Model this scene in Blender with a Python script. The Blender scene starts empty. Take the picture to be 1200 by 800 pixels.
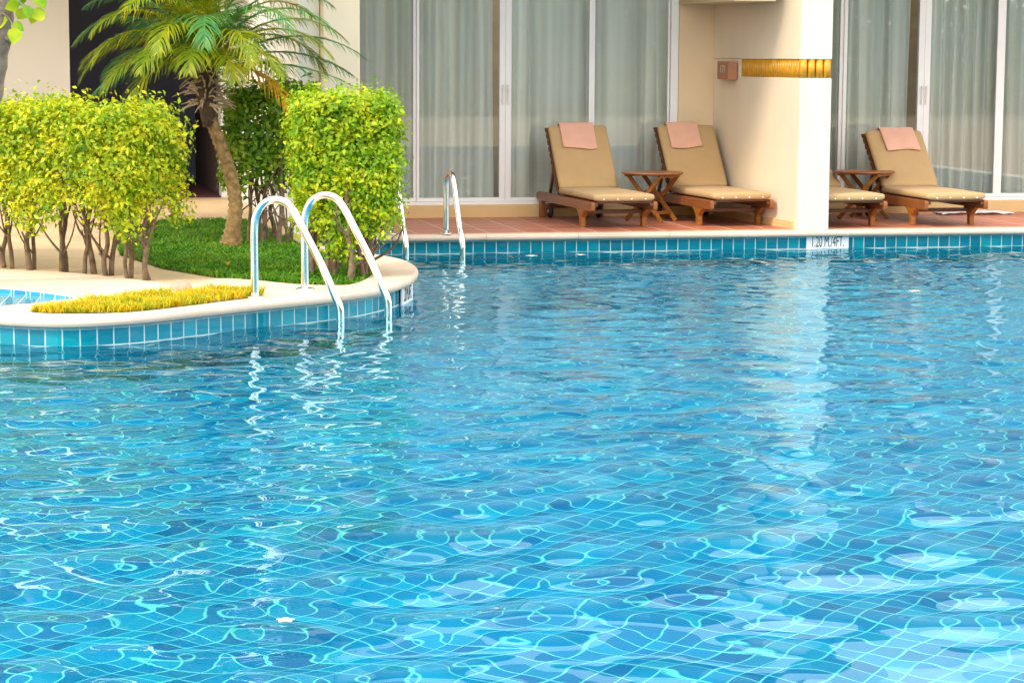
import bpy, bmesh, math, random
import numpy as np
from mathutils import Vector, Matrix
from mathutils.geometry import tessellate_polygon

R = math.radians
rng = np.random.default_rng(7)
random.seed(7)
S = bpy.context.scene
COL = S.collection

# ------------------------------------------------------------------ helpers
def link(o, parent=None):
    COL.objects.link(o)
    if parent is not None:
        o.parent = parent
    return o

def tag(o, label=None, cat=None, group=None, kind=None):
    if label: o["label"] = label
    if cat: o["category"] = cat
    if group: o["group"] = group
    if kind: o["kind"] = kind
    return o

def thing(name, label, cat, loc=(0, 0, 0), rz=0.0, group=None):
    o = bpy.data.objects.new(name, None)
    o.empty_display_size = 0.1
    link(o)
    o.location = loc
    o.rotation_euler = (0, 0, rz)
    return tag(o, label, cat, group)

class MB:
    """collects faces into one mesh"""
    def __init__(s):
        s.v, s.f, s.uv = [], [], []
    def add(s, verts, faces, uvs=None):
        b = len(s.v)
        s.v += [tuple(p) for p in verts]
        for i, f in enumerate(faces):
            s.f.append([b + k for k in f])
            s.uv.append(uvs[i] if uvs else None)
        return s
    def box(s, x0, x1, y0, y1, z0, z1, M=None):
        vs = [Vector((x, y, z)) for z in (z0, z1) for y in (y0, y1) for x in (x0, x1)]
        if M is not None: vs = [M @ v for v in vs]
        return s.add(vs, [(0, 2, 3, 1), (4, 5, 7, 6), (0, 1, 5, 4), (2, 6, 7, 3), (0, 4, 6, 2), (1, 3, 7, 5)])
    def bar(s, a, b, w, h, up=(0, 0, 1)):
        """rectangular bar from a to b, w across, h along 'up'"""
        a, b = Vector(a), Vector(b)
        d = (b - a).normalized()
        r = d.cross(Vector(up)).normalized()
        u = r.cross(d)
        vs = []
        for p in (a, b):
            for i, j in ((-1, -1), (1, -1), (1, 1), (-1, 1)):
                vs.append(p + r * (i * w / 2) + u * (j * h / 2))
        return s.add(vs, [(0, 1, 2, 3), (7, 6, 5, 4), (0, 4, 5, 1), (1, 5, 6, 2), (2, 6, 7, 3), (3, 7, 4, 0)])
    def tube(s, pts, rad, n=10, cap=True):
        pts = [Vector(p) for p in pts]
        rads = rad if isinstance(rad, (list, tuple)) else [rad] * len(pts)
        t0 = (pts[1] - pts[0]).normalized()
        ref = Vector((0, 0, 1)) if abs(t0.z) < .9 else Vector((1, 0, 0))
        r = t0.cross(ref).normalized()
        vs = []
        for i, p in enumerate(pts):
            t = (pts[min(i + 1, len(pts) - 1)] - pts[max(i - 1, 0)]).normalized()
            r = (r - t * r.dot(t)).normalized()
            u = t.cross(r)
            for k in range(n):
                a = 2 * math.pi * k / n
                vs.append(p + (r * math.cos(a) + u * math.sin(a)) * rads[i])
        fs = []
        for i in range(len(pts) - 1):
            for k in range(n):
                k2 = (k + 1) % n
                fs.append((i * n + k, i * n + k2, (i + 1) * n + k2, (i + 1) * n + k))
        if cap:
            fs.append(tuple(range(n))[::-1])
            fs.append(tuple((len(pts) - 1) * n + k for k in range(n)))
        return s.add(vs, fs)
    def lathe(s, prof, n=32, M=None):
        vs, fs = [], []
        for (r, z) in prof:
            for k in range(n):
                a = 2 * math.pi * k / n
                vs.append(Vector((r * math.cos(a), r * math.sin(a), z)))
        if M is not None: vs = [M @ v for v in vs]
        for i in range(len(prof) - 1):
            for k in range(n):
                k2 = (k + 1) % n
                fs.append((i * n + k, i * n + k2, (i + 1) * n + k2, (i + 1) * n + k))
        fs.append(tuple(range(n))[::-1])
        fs.append(tuple((len(prof) - 1) * n + k for k in range(n)))
        return s.add(vs, fs)
    def prism(s, poly, z0, z1):
        n = len(poly)
        vs = [(x, y, z0) for x, y in poly] + [(x, y, z1) for x, y in poly]
        fs = [tuple(range(n))[::-1], tuple(range(n, 2 * n))]
        for i in range(n):
            j = (i + 1) % n
            fs.append((i, j, n + j, n + i))
        return s.add(vs, fs)
    def build(s, name, mat, parent=None, smooth=False, bevel=0.0, seg=2):
        me = bpy.data.meshes.new(name)
        me.from_pydata(s.v, [], s.f)
        if any(u is not None for u in s.uv):
            uvl = me.uv_layers.new(name="UVMap")
            k = 0
            for f, u in zip(s.f, s.uv):
                for i in range(len(f)):
                    uvl.data[k].uv = u[i] if u else (0, 0)
                    k += 1
        me.update()
        if smooth:
            me.polygons.foreach_set("use_smooth", [True] * len(me.polygons))
        if mat is not None: me.materials.append(mat)
        o = bpy.data.objects.new(name, me)
        link(o, parent)
        if bevel:
            b = o.modifiers.new("bevel", 'BEVEL')
            b.width = bevel; b.segments = seg; b.limit_method = 'ANGLE'; b.angle_limit = R(40)
            b.harden_normals = False
        return o

def np_mesh(name, verts, quads, mat, parent=None, smooth=False, colattr=None):
    """fast mesh of quads from numpy arrays"""
    me = bpy.data.meshes.new(name)
    verts = np.asarray(verts, float); quads = np.asarray(quads)
    nv, nf = len(verts), len(quads)
    k = quads.shape[1]
    me.vertices.add(nv); me.vertices.foreach_set("co", verts.astype(np.float32).ravel())
    me.loops.add(nf * k); me.loops.foreach_set("vertex_index", quads.astype(np.int32).ravel())
    me.polygons.add(nf); me.polygons.foreach_set("loop_start", np.arange(nf, dtype=np.int32) * k)
    try: me.polygons.foreach_set("loop_total", np.full(nf, k, dtype=np.int32))
    except Exception: pass
    me.update(calc_edges=True)
    if smooth: me.polygons.foreach_set("use_smooth", np.ones(nf, dtype=bool))
    me.validate()
    if mat is not None: me.materials.append(mat)
    o = bpy.data.objects.new(name, me)
    return link(o, parent)

def catmull(pts, n=8, closed=False):
    P = [np.array(p, float) for p in pts]
    out = []
    N = len(P)
    for i in range(N - 1 if not closed else N):
        p0 = P[max(i - 1, 0)] if not closed else P[(i - 1) % N]
        p1 = P[i]; p2 = P[(i + 1) % N]
        p3 = P[min(i + 2, N - 1)] if not closed else P[(i + 2) % N]
        for k in range(n):
            t = k / n
            out.append(.5 * ((2 * p1) + (-p0 + p2) * t + (2 * p0 - 5 * p1 + 4 * p2 - p3) * t * t + (-p0 + 3 * p1 - 3 * p2 + p3) * t ** 3))
    if not closed: out.append(P[-1])
    return [tuple(p) for p in out]

def copy_tree(o, parent=None):
    c = o.copy(); COL.objects.link(c)
    if parent is not None: c.parent = parent
    for ch in [x for x in o.children]:
        copy_tree(ch, c)
    return c

# ------------------------------------------------------------------ materials
class NT:
    def __init__(s, name):
        s.m = bpy.data.materials.new(name); s.m.use_nodes = True
        s.t = s.m.node_tree; s.t.nodes.clear()
        s.out = s.n('ShaderNodeOutputMaterial')
    def n(s, typ, ins=None, **kw):
        nd = s.t.nodes.new(typ)
        for k, v in kw.items(): setattr(nd, k, v)
        for k, v in (ins or {}).items():
            if hasattr(v, 'is_output') or isinstance(v, bpy.types.NodeSocket): s.t.links.new(v, nd.inputs[k])
            else: nd.inputs[k].default_value = v
        return nd
    def math(s, op, a, b=None, c=None, clamp=False):
        nd = s.n('ShaderNodeMath', operation=op); nd.use_clamp = clamp
        for i, v in enumerate((a, b, c)):
            if v is None: continue
            if isinstance(v, bpy.types.NodeSocket): s.t.links.new(v, nd.inputs[i])
            else: nd.inputs[i].default_value = v
        return nd.outputs[0]
    def mix(s, f, a, b):
        nd = s.n('ShaderNodeMix', data_type='RGBA')
        for k, v in ((0, f), (6, a), (7, b)):
            if isinstance(v, bpy.types.NodeSocket): s.t.links.new(v, nd.inputs[k])
            else: nd.inputs[k].default_value = v if k == 0 else (*v, 1) if len(v) == 3 else v
        return nd.outputs[2]
    def ramp(s, f, stops):
        nd = s.n('ShaderNodeValToRGB', {0: f})
        e = nd.color_ramp.elements
        while len(e) < len(stops): e.new(.5)
        for el, (p, c) in zip(e, stops):
            el.position = p; el.color = (*c, 1)
        return nd.outputs[0]
    def obj(s): return s.n('ShaderNodeTexCoord').outputs['Object']
    def noise(s, vec, scale, detail=4, rough=.55):
        return s.n('ShaderNodeTexNoise', {'Vector': vec, 'Scale': scale, 'Detail': detail, 'Roughness': rough}).outputs[0]
    def bsdf(s, col, rough=.5, bump=None, bdist=.002, bstr=.5, **kw):
        ins = {'Base Color': col if isinstance(col, bpy.types.NodeSocket) else (*col, 1)[:4], 'Roughness': rough}
        ins.update(kw)
        p = s.n('ShaderNodeBsdfPrincipled', ins)
        if bump is not None:
            b = s.n('ShaderNodeBump', {'Height': bump, 'Distance': bdist, 'Strength': bstr})
            s.t.links.new(b.outputs[0], p.inputs['Normal'])
        s.t.links.new(p.outputs[0], s.out.inputs[0])
        return p
    def surf(s, sock): s.t.links.new(sock, s.out.inputs[0])

def simple(name, col, rough=.5, var=.12, scale=6, bump=0.0, bscale=60, **kw):
    t = NT(name)
    o = t.obj()
    n = t.noise(o, scale, 5)
    c2 = tuple(max(0, c * (1 - var)) for c in col); c1 = tuple(min(1, c * (1 + var)) for c in col)
    c = t.ramp(n, [(.3, c2), (.7, c1)])
    b = t.noise(o, bscale, 3) if bump else None
    t.bsdf(c, rough, b, bump or .001, .6, **kw)
    return t.m

def wood(name, c0, c1, axis_scale=(30, 2, 30), rough=.38):
    t = NT(name)
    mp = t.n('ShaderNodeMapping', {'Vector': t.obj(), 'Scale': axis_scale})
    n = t.noise(mp.outputs[0], 1.0, 6, .65)
    big = t.noise(t.obj(), 3.0, 2)
    c = t.ramp(n, [(.25, c0), (.75, c1)])
    c = t.mix(t.math('MULTIPLY', big, .35), c, tuple(x * .6 for x in c0))
    t.bsdf(c, rough, n, .001, .3)
    return t.m

def stucco(name, col, var=.06, rough=.8, stain=.0):
    t = NT(name)
    o = t.obj()
    c = t.ramp(t.noise(o, 1.3, 6, .6), [(.3, tuple(x * (1 - var) for x in col)), (.7, tuple(min(1, x * (1 + var)) for x in col))])
    if stain:
        mp = t.n('ShaderNodeMapping', {'Vector': o, 'Scale': (9, 9, .8)})
        s_ = t.ramp(t.noise(mp.outputs[0], 1, 5), [(.5, (0, 0, 0)), (.85, (1, 1, 1))])
        c = t.mix(t.math('MULTIPLY', s_, stain), c, tuple(x * .6 for x in col))
    t.bsdf(c, rough, t.noise(o, 120, 4), .002, .35)
    return t.m

def grid_mask(t, u, v, w):
    """1 on the grout lines of a unit grid, w = half width of the joint in tile units"""
    fu = t.math('ABSOLUTE', t.math('SUBTRACT', t.math('FRACT', u), .5))
    fv = t.math('ABSOLUTE', t.math('SUBTRACT', t.math('FRACT', v), .5))
    m = t.math('MAXIMUM', fu, fv)
    nd = t.n('ShaderNodeMapRange', {0: m, 1: .5 - w - .015, 2: .5 - w + .015, 3: 0.0, 4: 1.0})
    return nd.outputs[0]

def tile_mat(name, tile, cols, grout, rot=0.0, w=.03, rough=.15, uv=False, grough=.7, off=(0, 0), spec=.5, ripple_tone=0):
    t = NT(name)
    if uv:
        src = t.n('ShaderNodeTexCoord').outputs['UV']
    else:
        mp = t.n('ShaderNodeMapping', {'Vector': t.obj(), 'Rotation': (0, 0, rot), 'Scale': (1 / tile, 1 / tile, 1 / tile), 'Location': (off[0], off[1], 0)})
        src = mp.outputs[0]
    sp = t.n('ShaderNodeSeparateXYZ', {0: src})
    u, v = sp.outputs[0], sp.outputs[1]
    g = grid_mask(t, u, v, w)
    cb = t.n('ShaderNodeCombineXYZ', {0: t.math('FLOOR', u), 1: t.math('FLOOR', v)})
    wn = t.n('ShaderNodeTexWhiteNoise', {'Vector': cb.outputs[0]}, noise_dimensions='3D').outputs[0]
    cl = t.ramp(wn, [(i / max(1, len(cols) - 1), c) for i, c in enumerate(cols)])
    mott = t.noise(t.obj(), 25, 3)
    cl = t.mix(t.math('MULTIPLY', mott, .25), cl, tuple(x * .75 for x in cols[len(cols) // 2]))
    if ripple_tone:  # broad tone patches imitating light focused by the waves
        bt = t.ramp(t.noise(t.obj(), 1.1, 3), [(.36, (1 - ripple_tone,) * 3), (.64, (1 + ripple_tone,) * 3)])
        cl = t.n('ShaderNodeMix', {0: 1.0, 6: cl, 7: bt}, data_type='RGBA', blend_type='MULTIPLY').outputs[2]
    gn = t.ramp(t.noise(t.obj(), 8, 4), [(.3, tuple(x * .82 for x in grout)), (.7, grout)])
    c = t.mix(g, cl, gn)
    rr = t.n('ShaderNodeMapRange', {0: g, 3: rough, 4: grough}).outputs[0]
    t.bsdf(c, rr, t.math('SUBTRACT', 1.0, g), .002, .5, **{'Specular IOR Level': spec})  # under water tiles hardly mirror
    return t.m

def leaf_mat(name, cols, trans=.35, nscale=5, rough=.45):
    """foliage: colour by leaf and by clump, with light passing through"""
    t = NT(name)
    geo = t.n('ShaderNodeNewGeometry')
    ri = geo.outputs['Random Per Island']
    n = t.noise(t.obj(), nscale, 3)
    f = t.math('ADD', t.math('MULTIPLY', ri, .42), t.math('MULTIPLY', t.math('SUBTRACT', n, .22), 1.15))
    c = t.ramp(f, [(i / (len(cols) - 1) * .8 + .1, c) for i, c in enumerate(cols)])
    p = t.n('ShaderNodeBsdfPrincipled', {'Base Color': c, 'Roughness': rough, 'Specular IOR Level': .35})
    tl = t.n('ShaderNodeBsdfTranslucent', {'Color': c})
    mx = t.n('ShaderNodeMixShader', {0: trans, 1: p.outputs[0], 2: tl.outputs[0]})
    t.surf(mx.outputs[0])
    return t.m

M = {}
M['white_wall'] = stucco('white_wall', (.78, .76, .72), .06, stain=.05)
M['end_face_lit'] = stucco('end_face_lit', (.62, .59, .53), .05, stain=.10)
M['cream_wall'] = stucco('cream_wall', (.80, .61, .39), .04, stain=.05)
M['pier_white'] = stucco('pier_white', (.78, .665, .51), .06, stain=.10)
M['unseen_roof'] = simple('roof_tile', (.13, .065, .04), .7, .3, 14, .01, 30)
M['plinth'] = stucco('plinth', (.72, .50, .24), .08, stain=.12)
M['wing_wall'] = stucco('wing_wall', (.68, .665, .63), .03)
M['soffit'] = stucco('soffit', (.60, .48, .30), .04)
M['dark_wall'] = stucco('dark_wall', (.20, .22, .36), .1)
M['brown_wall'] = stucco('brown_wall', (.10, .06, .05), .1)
M['carpet'] = simple('carpet', (.10, .02, .028), .9, .2, 12, .004, 200)
M['alu'] = simple('alu', (.90, .90, .90), .35, .03, 3)
M['steel'] = simple('steel', (.86, .84, .80), .13, .04, 9, Metallic=1.0)
M['coping'] = stucco('coping', (.68, .525, .40), .14, .6, stain=.25)
M['path'] = stucco('path', (.56, .41, .245), .16, .85, stain=.1)
M['sand'] = stucco('ground', (.42, .34, .23), .15, .9)
M['wood'] = wood('teak', (.22, .075, .014), (.46, .18, .03))
M['wood_dark'] = wood('teak_dark', (.10, .035, .014), (.21, .078, .022))
M['wood_red'] = wood('teak_red', (.19, .062, .02), (.37, .13, .035), (8, 40, 8))
M['rubber'] = simple('rubber', (.015, .015, .017), .6)
M['snap'] = simple('snap', (.8, .78, .74), .35)
M['sign'] = simple('sign_white', (.90, .90, .90), .3, .03)
M['ink'] = simple('ink', (.012, .014, .02), .5)
M['lampbox'] = simple('lampbox', (.42, .19, .10), .7, .12, 14, .002, 90)
M['paleink'] = simple('paleink', (.65, .68, .60), .4)
M['band'] = simple('band', (.60, .29, .015), .28, .25, 18)
M['band_back'] = simple('band_back', (.30, .13, .01), .8)
M['rock'] = simple('rock', (.42, .27, .20), .85, .2, 14, .01, 25)
M['soil'] = simple('soil', (.10, .065, .035), .95, .4, 20, .02, 40)
M['tile_wall'] = tile_mat('tile_wall', .1, [(.0, .17, .25), (.002, .26, .34), (.0, .205, .295), (.004, .31, .38)], (.62, .74, .72), w=.035, uv=True, rough=.08)
M['tile_floor'] = tile_mat('tile_floor', .105, [(.0, .14, .36), (.0, .29, .56), (.0, .215, .46), (.0, .39, .62), (.0, .165, .40), (.0, .335, .58)], (.70, .80, .80), rot=R(-42), w=.036, rough=.4, spec=.03, ripple_tone=.08)  # tile tones spread wider to stand for caustic light and dark
M['tile_spa'] = tile_mat('tile_spa', .10, [(.0, .24, .40), (.01, .31, .48), (.0, .20, .38)], (.75, .78, .72), rot=R(6), w=.022, rough=.1)
M['terracotta'] = tile_mat('terracotta', .311, [(.43, .125, .065), (.51, .16, .088), (.47, .14, .076), (.55, .18, .105)], (.80, .58, .43), w=.022, rough=.45, off=(.11, .3))
M['yellow_leaf'] = leaf_mat('yellow_leaf', [(.06, .17, .005), (.17, .33, .006), (.36, .48, .010), (.66, .66, .018), (.60, .47, .015)], .35, 6)
M['lime_leaf'] = leaf_mat('lime_leaf', [(.06, .18, .005), (.17, .36, .008), (.40, .52, .01), (.62, .60, .012)], .35, 6)
M['dark_leaf'] = leaf_mat('dark_leaf', [(.03, .09, .007), (.07, .18, .012), (.16, .27, .014), (.32, .36, .016)], .25, 5)
M['shrub_leaf'] = leaf_mat('shrub_leaf', [(.05, .14, .008), (.11, .25, .012), (.22, .36, .014), (.42, .46, .018)], .35, 5)
M['bark'] = simple('bark', (.17, .115, .07), .9, .45, 18, .01, 45)
M['bark_grey'] = simple('bark_grey', (.20, .165, .13), .9, .4, 12, .02, 25)
M['palm_trunk'] = simple('palm_trunk', (.24, .15, .055), .9, .5, 22, .02, 28)
M['palm_fibre'] = simple('palm_fibre', (.085, .05, .03), .95, .5, 30, .02, 40)
M['dead_frond'] = simple('dead_frond', (.50, .37, .25), .8, .4, 10)
M['frond'] = leaf_mat('frond', [(.03, .14, .03), (.06, .26, .09), (.13, .34, .07), (.36, .42, .03)], .3, 3)
M['frond_yellow'] = leaf_mat('frond_yellow', [(.30, .20, .01), (.50, .27, .012), (.60, .25, .01)], .3, 3)
M['frond_lime'] = leaf_mat('frond_lime', [(.10, .22, .01), (.26, .34, .012), (.55, .46, .015)], .3, 3)
M['grass'] = leaf_mat('grass', [(.02, .10, .004), (.06, .21, .006), (.11, .29, .01), (.24, .36, .015)], .3, 4)
M['grass_yellow'] = leaf_mat('grass_yellow', [(.14, .24, .008), (.40, .42, .01), (.72, .56, .012), (.66, .38, .012)], .3, 7)
M['petal'] = simple('petal', (.85, .82, .72), .5, .05)
M['petal_heart'] = simple('petal_heart', (.8, .45, .03), .5, .05)
M['fallen'] = simple('fallen', (.16, .09, .03), .8, .4, 30)

def fabric(name, col, scale=900, bump=.0012, var=.06, sheen=.2, wr=4):
    t = NT(name)
    o = t.obj()
    c = t.ramp(t.noise(o, 5, 4), [(.3, tuple(x * (1 - var) for x in col)), (.7, tuple(min(1, x * (1 + var)) for x in col))])
    h = t.math('ADD', t.noise(o, scale, 2), t.math('MULTIPLY', t.noise(o, wr, 3), 2.5))
    t.bsdf(c, .9, h, bump, .5, **{'Sheen Weight': sheen})
    return t.m
M['canvas'] = fabric('canvas', (.50, .33, .155), 700, .004, .05, .1)
M['towel'] = fabric('towel', (.74, .40, .29), 350, .003, .08, .4, 12)
M['white_cloth'] = fabric('white_cloth', (.78, .77, .78), 350, .004, .04, .3)

def curtain_mat():
    t = NT('curtain')
    o = t.obj()
    mp = t.n('ShaderNodeMapping', {'Vector': o, 'Scale': (8, 8, .08)})
    c = t.ramp(t.noise(mp.outputs[0], 1, 1), [(.35, (.72, .71, .66)), (.6, (.95, .93, .86))])  # pale and darker upright stripes imitate the shading of folds
    d = t.n('ShaderNodeBsdfDiffuse', {'Color': c})
    tl = t.n('ShaderNodeBsdfTranslucent', {'Color': c})
    t.surf(t.n('ShaderNodeMixShader', {0: .10, 1: d.outputs[0], 2: tl.outputs[0]}).outputs[0])
    return t.m
M['curtain'] = curtain_mat()

def pane_mat():
    t = NT('window_glass')
    fr = t.n('ShaderNodeFresnel', {'IOR': 1.5})
    tr = t.n('ShaderNodeBsdfTransparent', {'Color': (.97, .99, .98, 1)})
    gl = t.n('ShaderNodeBsdfGlossy', {'Color': (.95, 1, 1, 1), 'Roughness': .0})
    t.surf(t.n('ShaderNodeMixShader', {0: fr.outputs[0], 1: tr.outputs[0], 2: gl.outputs[0]}).outputs[0])
    return t.m
M['pane'] = pane_mat()

def water_mat():
    t = NT('pool_water')
    fr = t.n('ShaderNodeFresnel', {'IOR': 1.25})
    rf = t.n('ShaderNodeBsdfRefraction', {'Color': (.38, .95, 1, 1), 'IOR': 1.33, 'Roughness': 0.0})
    gl = t.n('ShaderNodeBsdfGlossy', {'Color': (.70, .94, 1, 1), 'Roughness': .0})
    t.surf(t.n('ShaderNodeMixShader', {0: fr.outputs[0], 1: rf.outputs[0], 2: gl.outputs[0]}).outputs[0])
    return t.m
M['water'] = water_mat()

# ------------------------------------------------------------------ camera
CAM_H, F_PX = 1.66, 2664.86
yaw, pitch, roll = .220408, .125032, .00555
d = Vector((math.sin(yaw) * math.cos(pitch), math.cos(yaw) * math.cos(pitch), -math.sin(pitch)))
r0 = Vector((math.cos(yaw), -math.sin(yaw), 0)); u0 = r0.cross(d)
rr = r0 * math.cos(roll) + u0 * math.sin(roll); uu = u0 * math.cos(roll) - r0 * math.sin(roll)
cam = bpy.data.cameras.new("camera"); co = bpy.data.objects.new("camera", cam); link(co)
m4 = Matrix((rr, uu, -d)).transposed().to_4x4(); m4.translation = Vector((0, 0, CAM_H))
co.matrix_world = m4
cam.sensor_width = 36; cam.lens = 36 * F_PX / 1200; cam.clip_end = 3000; cam.clip_start = .05
S.camera = co

# ------------------------------------------------------------------ light
SUN_EL, SUN_AZ = R(44), math.atan2(-.84, -.54)     # azimuth measured from +Y towards +X
w = bpy.data.worlds.new("World"); S.world = w; w.use_nodes = True
nt = w.node_tree; nt.nodes.clear()
out = nt.nodes.new('ShaderNodeOutputWorld'); bg = nt.nodes.new('ShaderNodeBackground')
sky = nt.nodes.new('ShaderNodeTexSky'); sky.sky_type = 'NISHITA'; sky.sun_disc = False
sky.sun_elevation = SUN_EL; sky.sun_rotation = SUN_AZ; sky.dust_density = 3.0; sky.air_density = 1.0; sky.ozone_density = 1.0
tc = nt.nodes.new('ShaderNodeTexCoord'); nz = nt.nodes.new('ShaderNodeTexNoise')
mpw = nt.nodes.new('ShaderNodeMapping'); mpw.inputs['Scale'].default_value = (1, 1, 2.2)
nt.links.new(tc.outputs['Generated'], mpw.inputs[0]); nt.links.new(mpw.outputs[0], nz.inputs['Vector'])
nz.inputs['Scale'].default_value = 3.2; nz.inputs['Detail'].default_value = 6
rp = nt.nodes.new('ShaderNodeValToRGB'); rp.color_ramp.elements[0].position = .36; rp.color_ramp.elements[1].position = .60
rp.color_ramp.elements[0].color = (.35, .35, .35, 1); rp.color_ramp.elements[1].color = (1, 1, 1, 1)
nt.links.new(nz.outputs[0], rp.inputs[0])
mx = nt.nodes.new('ShaderNodeMix'); mx.data_type = 'RGBA'
nt.links.new(rp.outputs[0], mx.inputs[0]); nt.links.new(sky.outputs[0], mx.inputs[6]); mx.inputs[7].default_value = (12.2, 11.7, 11.0, 1)
nt.links.new(mx.outputs[2], bg.inputs[0]); bg.inputs[1].default_value = .15
nt.links.new(bg.outputs[0], out.inputs[0])

sl = bpy.data.lights.new("sun", 'SUN'); so = bpy.data.objects.new("sun", sl); link(so)
sl.energy = 1.45; sl.angle = R(9); sl.color = (1.0, .89, .70)
sl.cycles.is_caustics_light = True
sd = Vector((math.sin(SUN_AZ) * math.cos(SUN_EL), math.cos(SUN_AZ) * math.cos(SUN_EL), math.sin(SUN_EL)))
so.rotation_euler = sd.to_track_quat('Z', 'Y').to_euler(); so.location = sd * 60

# ------------------------------------------------------------------ pool, ground, water
DECK, WL = .17, 0.0
PX0, PX1, PY0, PY1 = -5.0, 13.0, 3.2, 18.75
FLOOR_Z = -1.2
# shore of the rounded island, walked so that the water is on the right hand
SH = [(-5, 16.4), (-3, 15.5), (-1.6, 14.5), (-.75, 13.78), (-.3, 13.45), (-.04, 13.28), (.12, 13.17), (.32, 13.09), (.53, 13.12), (.79, 13.24),
      (1.1, 13.475), (1.487, 13.775), (1.87, 14.04), (2.2, 14.34), (2.5, 14.80), (2.70, 15.32), (2.81, 15.9), (2.81, 16.45), (2.68, 16.95), (2.48, 17.45),
      (2.32, 18.1), (2.26, 18.75)]
shore = catmull(SH, 6)

def offset(line, dd):
    out_ = []
    n = len(line)
    for i, p in enumerate(line):
        a = np.array(line[max(i - 1, 0)][:2]); b = np.array(line[min(i + 1, n - 1)][:2])
        t_ = (b - a) / np.linalg.norm(b - a)
        out_.append((p[0] + t_[1] * dd, p[1] - t_[0] * dd))
    return out_

# floor of the pool
MB().add([(PX0, PY0, FLOOR_Z), (PX1, PY0, FLOOR_Z), (PX1, PY1, FLOOR_Z), (PX0, PY1, FLOOR_Z)], [(0, 1, 2, 3)]).build('pool_floor', M['tile_floor'])["kind"] = "structure"
# tiled walls: far, near, sides and the curved island
def wall_strip(mb, line, z0, z1):
    L = 0.0
    for i in range(len(line) - 1):
        a, b = line[i], line[i + 1]
        l = math.dist(a, b)
        mb.add([(a[0], a[1], z0), (b[0], b[1], z0), (b[0], b[1], z1), (a[0], a[1], z1)], [(0, 1, 2, 3)],
               [[(L / .1, z0 / .1), ((L + l) / .1, z0 / .1), ((L + l) / .1, z1 / .1), (L / .1, z1 / .1)]])
        L += l
mb = MB()
wall_strip(mb, [(2.26, PY1), (PX1, PY1)], FLOOR_Z, .112)
wall_strip(mb, [(PX1, PY1), (PX1, PY0)], FLOOR_Z, .112)
wall_strip(mb, [(PX1, PY0), (PX0, PY0)], FLOOR_Z, .112)
wall_strip(mb, [(PX0, PY0), (PX0, 16.4)], FLOOR_Z, .112)
wall_strip(mb, shore, FLOOR_Z, .112)
mb.build('pool_wall', M['tile_wall'])["kind"] = "structure"

# coping of the far edge: slim rounded pale strip in stones
def coping_strip(mb, x0, x1, y0, y1, z0, z1):
    prof = []
    r_ = (z1 - z0) / 2
    for k in range(7):
        a = R(-90 + 30 * k) 
        prof.append((y0 + r_ - r_ * math.cos(a) if True else 0, (z0 + z1) / 2 + r_ * math.sin(a)))
    prof += [(y1, z1), (y1, z0)]
    n = len(prof)
    vs = [(x0, y, z) for y, z in prof] + [(x1, y, z) for y, z in prof]
    fs = [tuple(range(n)), tuple(range(n, 2 * n))[::-1]] + [(i, n + i, n + (i + 1) % n, (i + 1) % n) for i in range(n)]
    mb.add(vs, fs)
mb = MB()
x = 2.36
while x < PX1:
    coping_strip(mb, x, min(x + .797, PX1), 18.67, 18.80, .110, .168)
    x += .80
mb.build('terrace_coping', M['coping'], smooth=False)["kind"] = "structure"

# ground round the pool: one sheet with the pool cut out
BIG = 600
mb = MB()
zg = .14
def rect(mb, x0, x1, y0, y1, z): mb.add([(x0, y0, z), (x1, y0, z), (x1, y1, z), (x0, y1, z)], [(0, 1, 2, 3)])
rect(mb, -BIG, BIG, -BIG, PY0, zg); rect(mb, -BIG, BIG, PY1, BIG, zg); rect(mb, -BIG, PX0, PY0, PY1, zg); rect(mb, PX1, BIG, PY0, PY1, zg)
isl = shore + [(PX0, PY1)]
tri = tessellate_polygon([[Vector((p[0], p[1], 0)) for p in isl]])
mb.add([(p[0], p[1], zg) for p in isl], [tuple(t_) for t_ in tri])
mb.build('ground', M['sand'])["kind"] = "structure"
# concrete path behind the island
pth = [(-8, 17.2), (-2.2, 17.3), (-.03, 15.9), (.478, 15.5), (.953, 14.9), (1.12, 14.7), (1.6, 15.1), (2.0, 16.5), (2.3, 18.0), (2.36, 18.66), (2.60, 18.82), (2.60, 24.2), (-8, 24.2)]
mb = MB().add([(p[0], p[1], .150) for p in pth], [tuple(t_) for t_ in tessellate_polygon([[Vector((p[0], p[1], 0)) for p in pth]])])
mb.build('path', M['path'])["kind"] = "structure"

# island coping: broad pale slab with a rounded nose, spa cut out of it
SPA = catmull([(-.45, 15.15), (-.033, 14.76), (.202, 14.50), (.38, 14.20), (.40, 14.10), (.33, 14.02), (.27, 13.965), (.12, 13.84), (-.033, 13.77), (-.30, 13.80), (-.75, 14.3), (-.9, 14.8)], 5, True)
nose = offset(shore, .055)
flat = offset(shore, .022)
inner = [(2.30, 17.6), (2.46, 16.9), (2.60, 16.3), (2.54, 15.72), (2.46, 15.35), (2.36, 15.02), (2.27, 14.78), (2.164, 14.64), (2.0, 14.66), (1.871, 14.74), (1.75, 14.88), (1.628, 15.05), (1.40, 15.22),
         (1.22, 14.90), (1.112, 14.72), (.953, 15.06), (.478, 15.736), (-.03, 16.135), (-1.2, 16.9), (-5, 17.4)]
innr = catmull(inner, 4)
loopo = [Vector((p[0], p[1], 0)) for p in flat] + [Vector((p[0], p[1], 0)) for p in innr]
hole = [Vector((p[0], p[1], 0)) for p in SPA][::-1]
tri = tessellate_polygon([loopo, hole])
allp = loopo + hole
mb = MB().add([(p.x, p.y, DECK) for p in allp], [tuple(t_) for t_ in tri])
prof = [(.022, .170), (.036, .168), (.047, .161), (.054, .150), (.055, .136), (.050, .122), (.040, .113), (.0, .110)]
lines = [offset(shore, dd) for dd, _ in prof]
vs, fs = [], []
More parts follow.
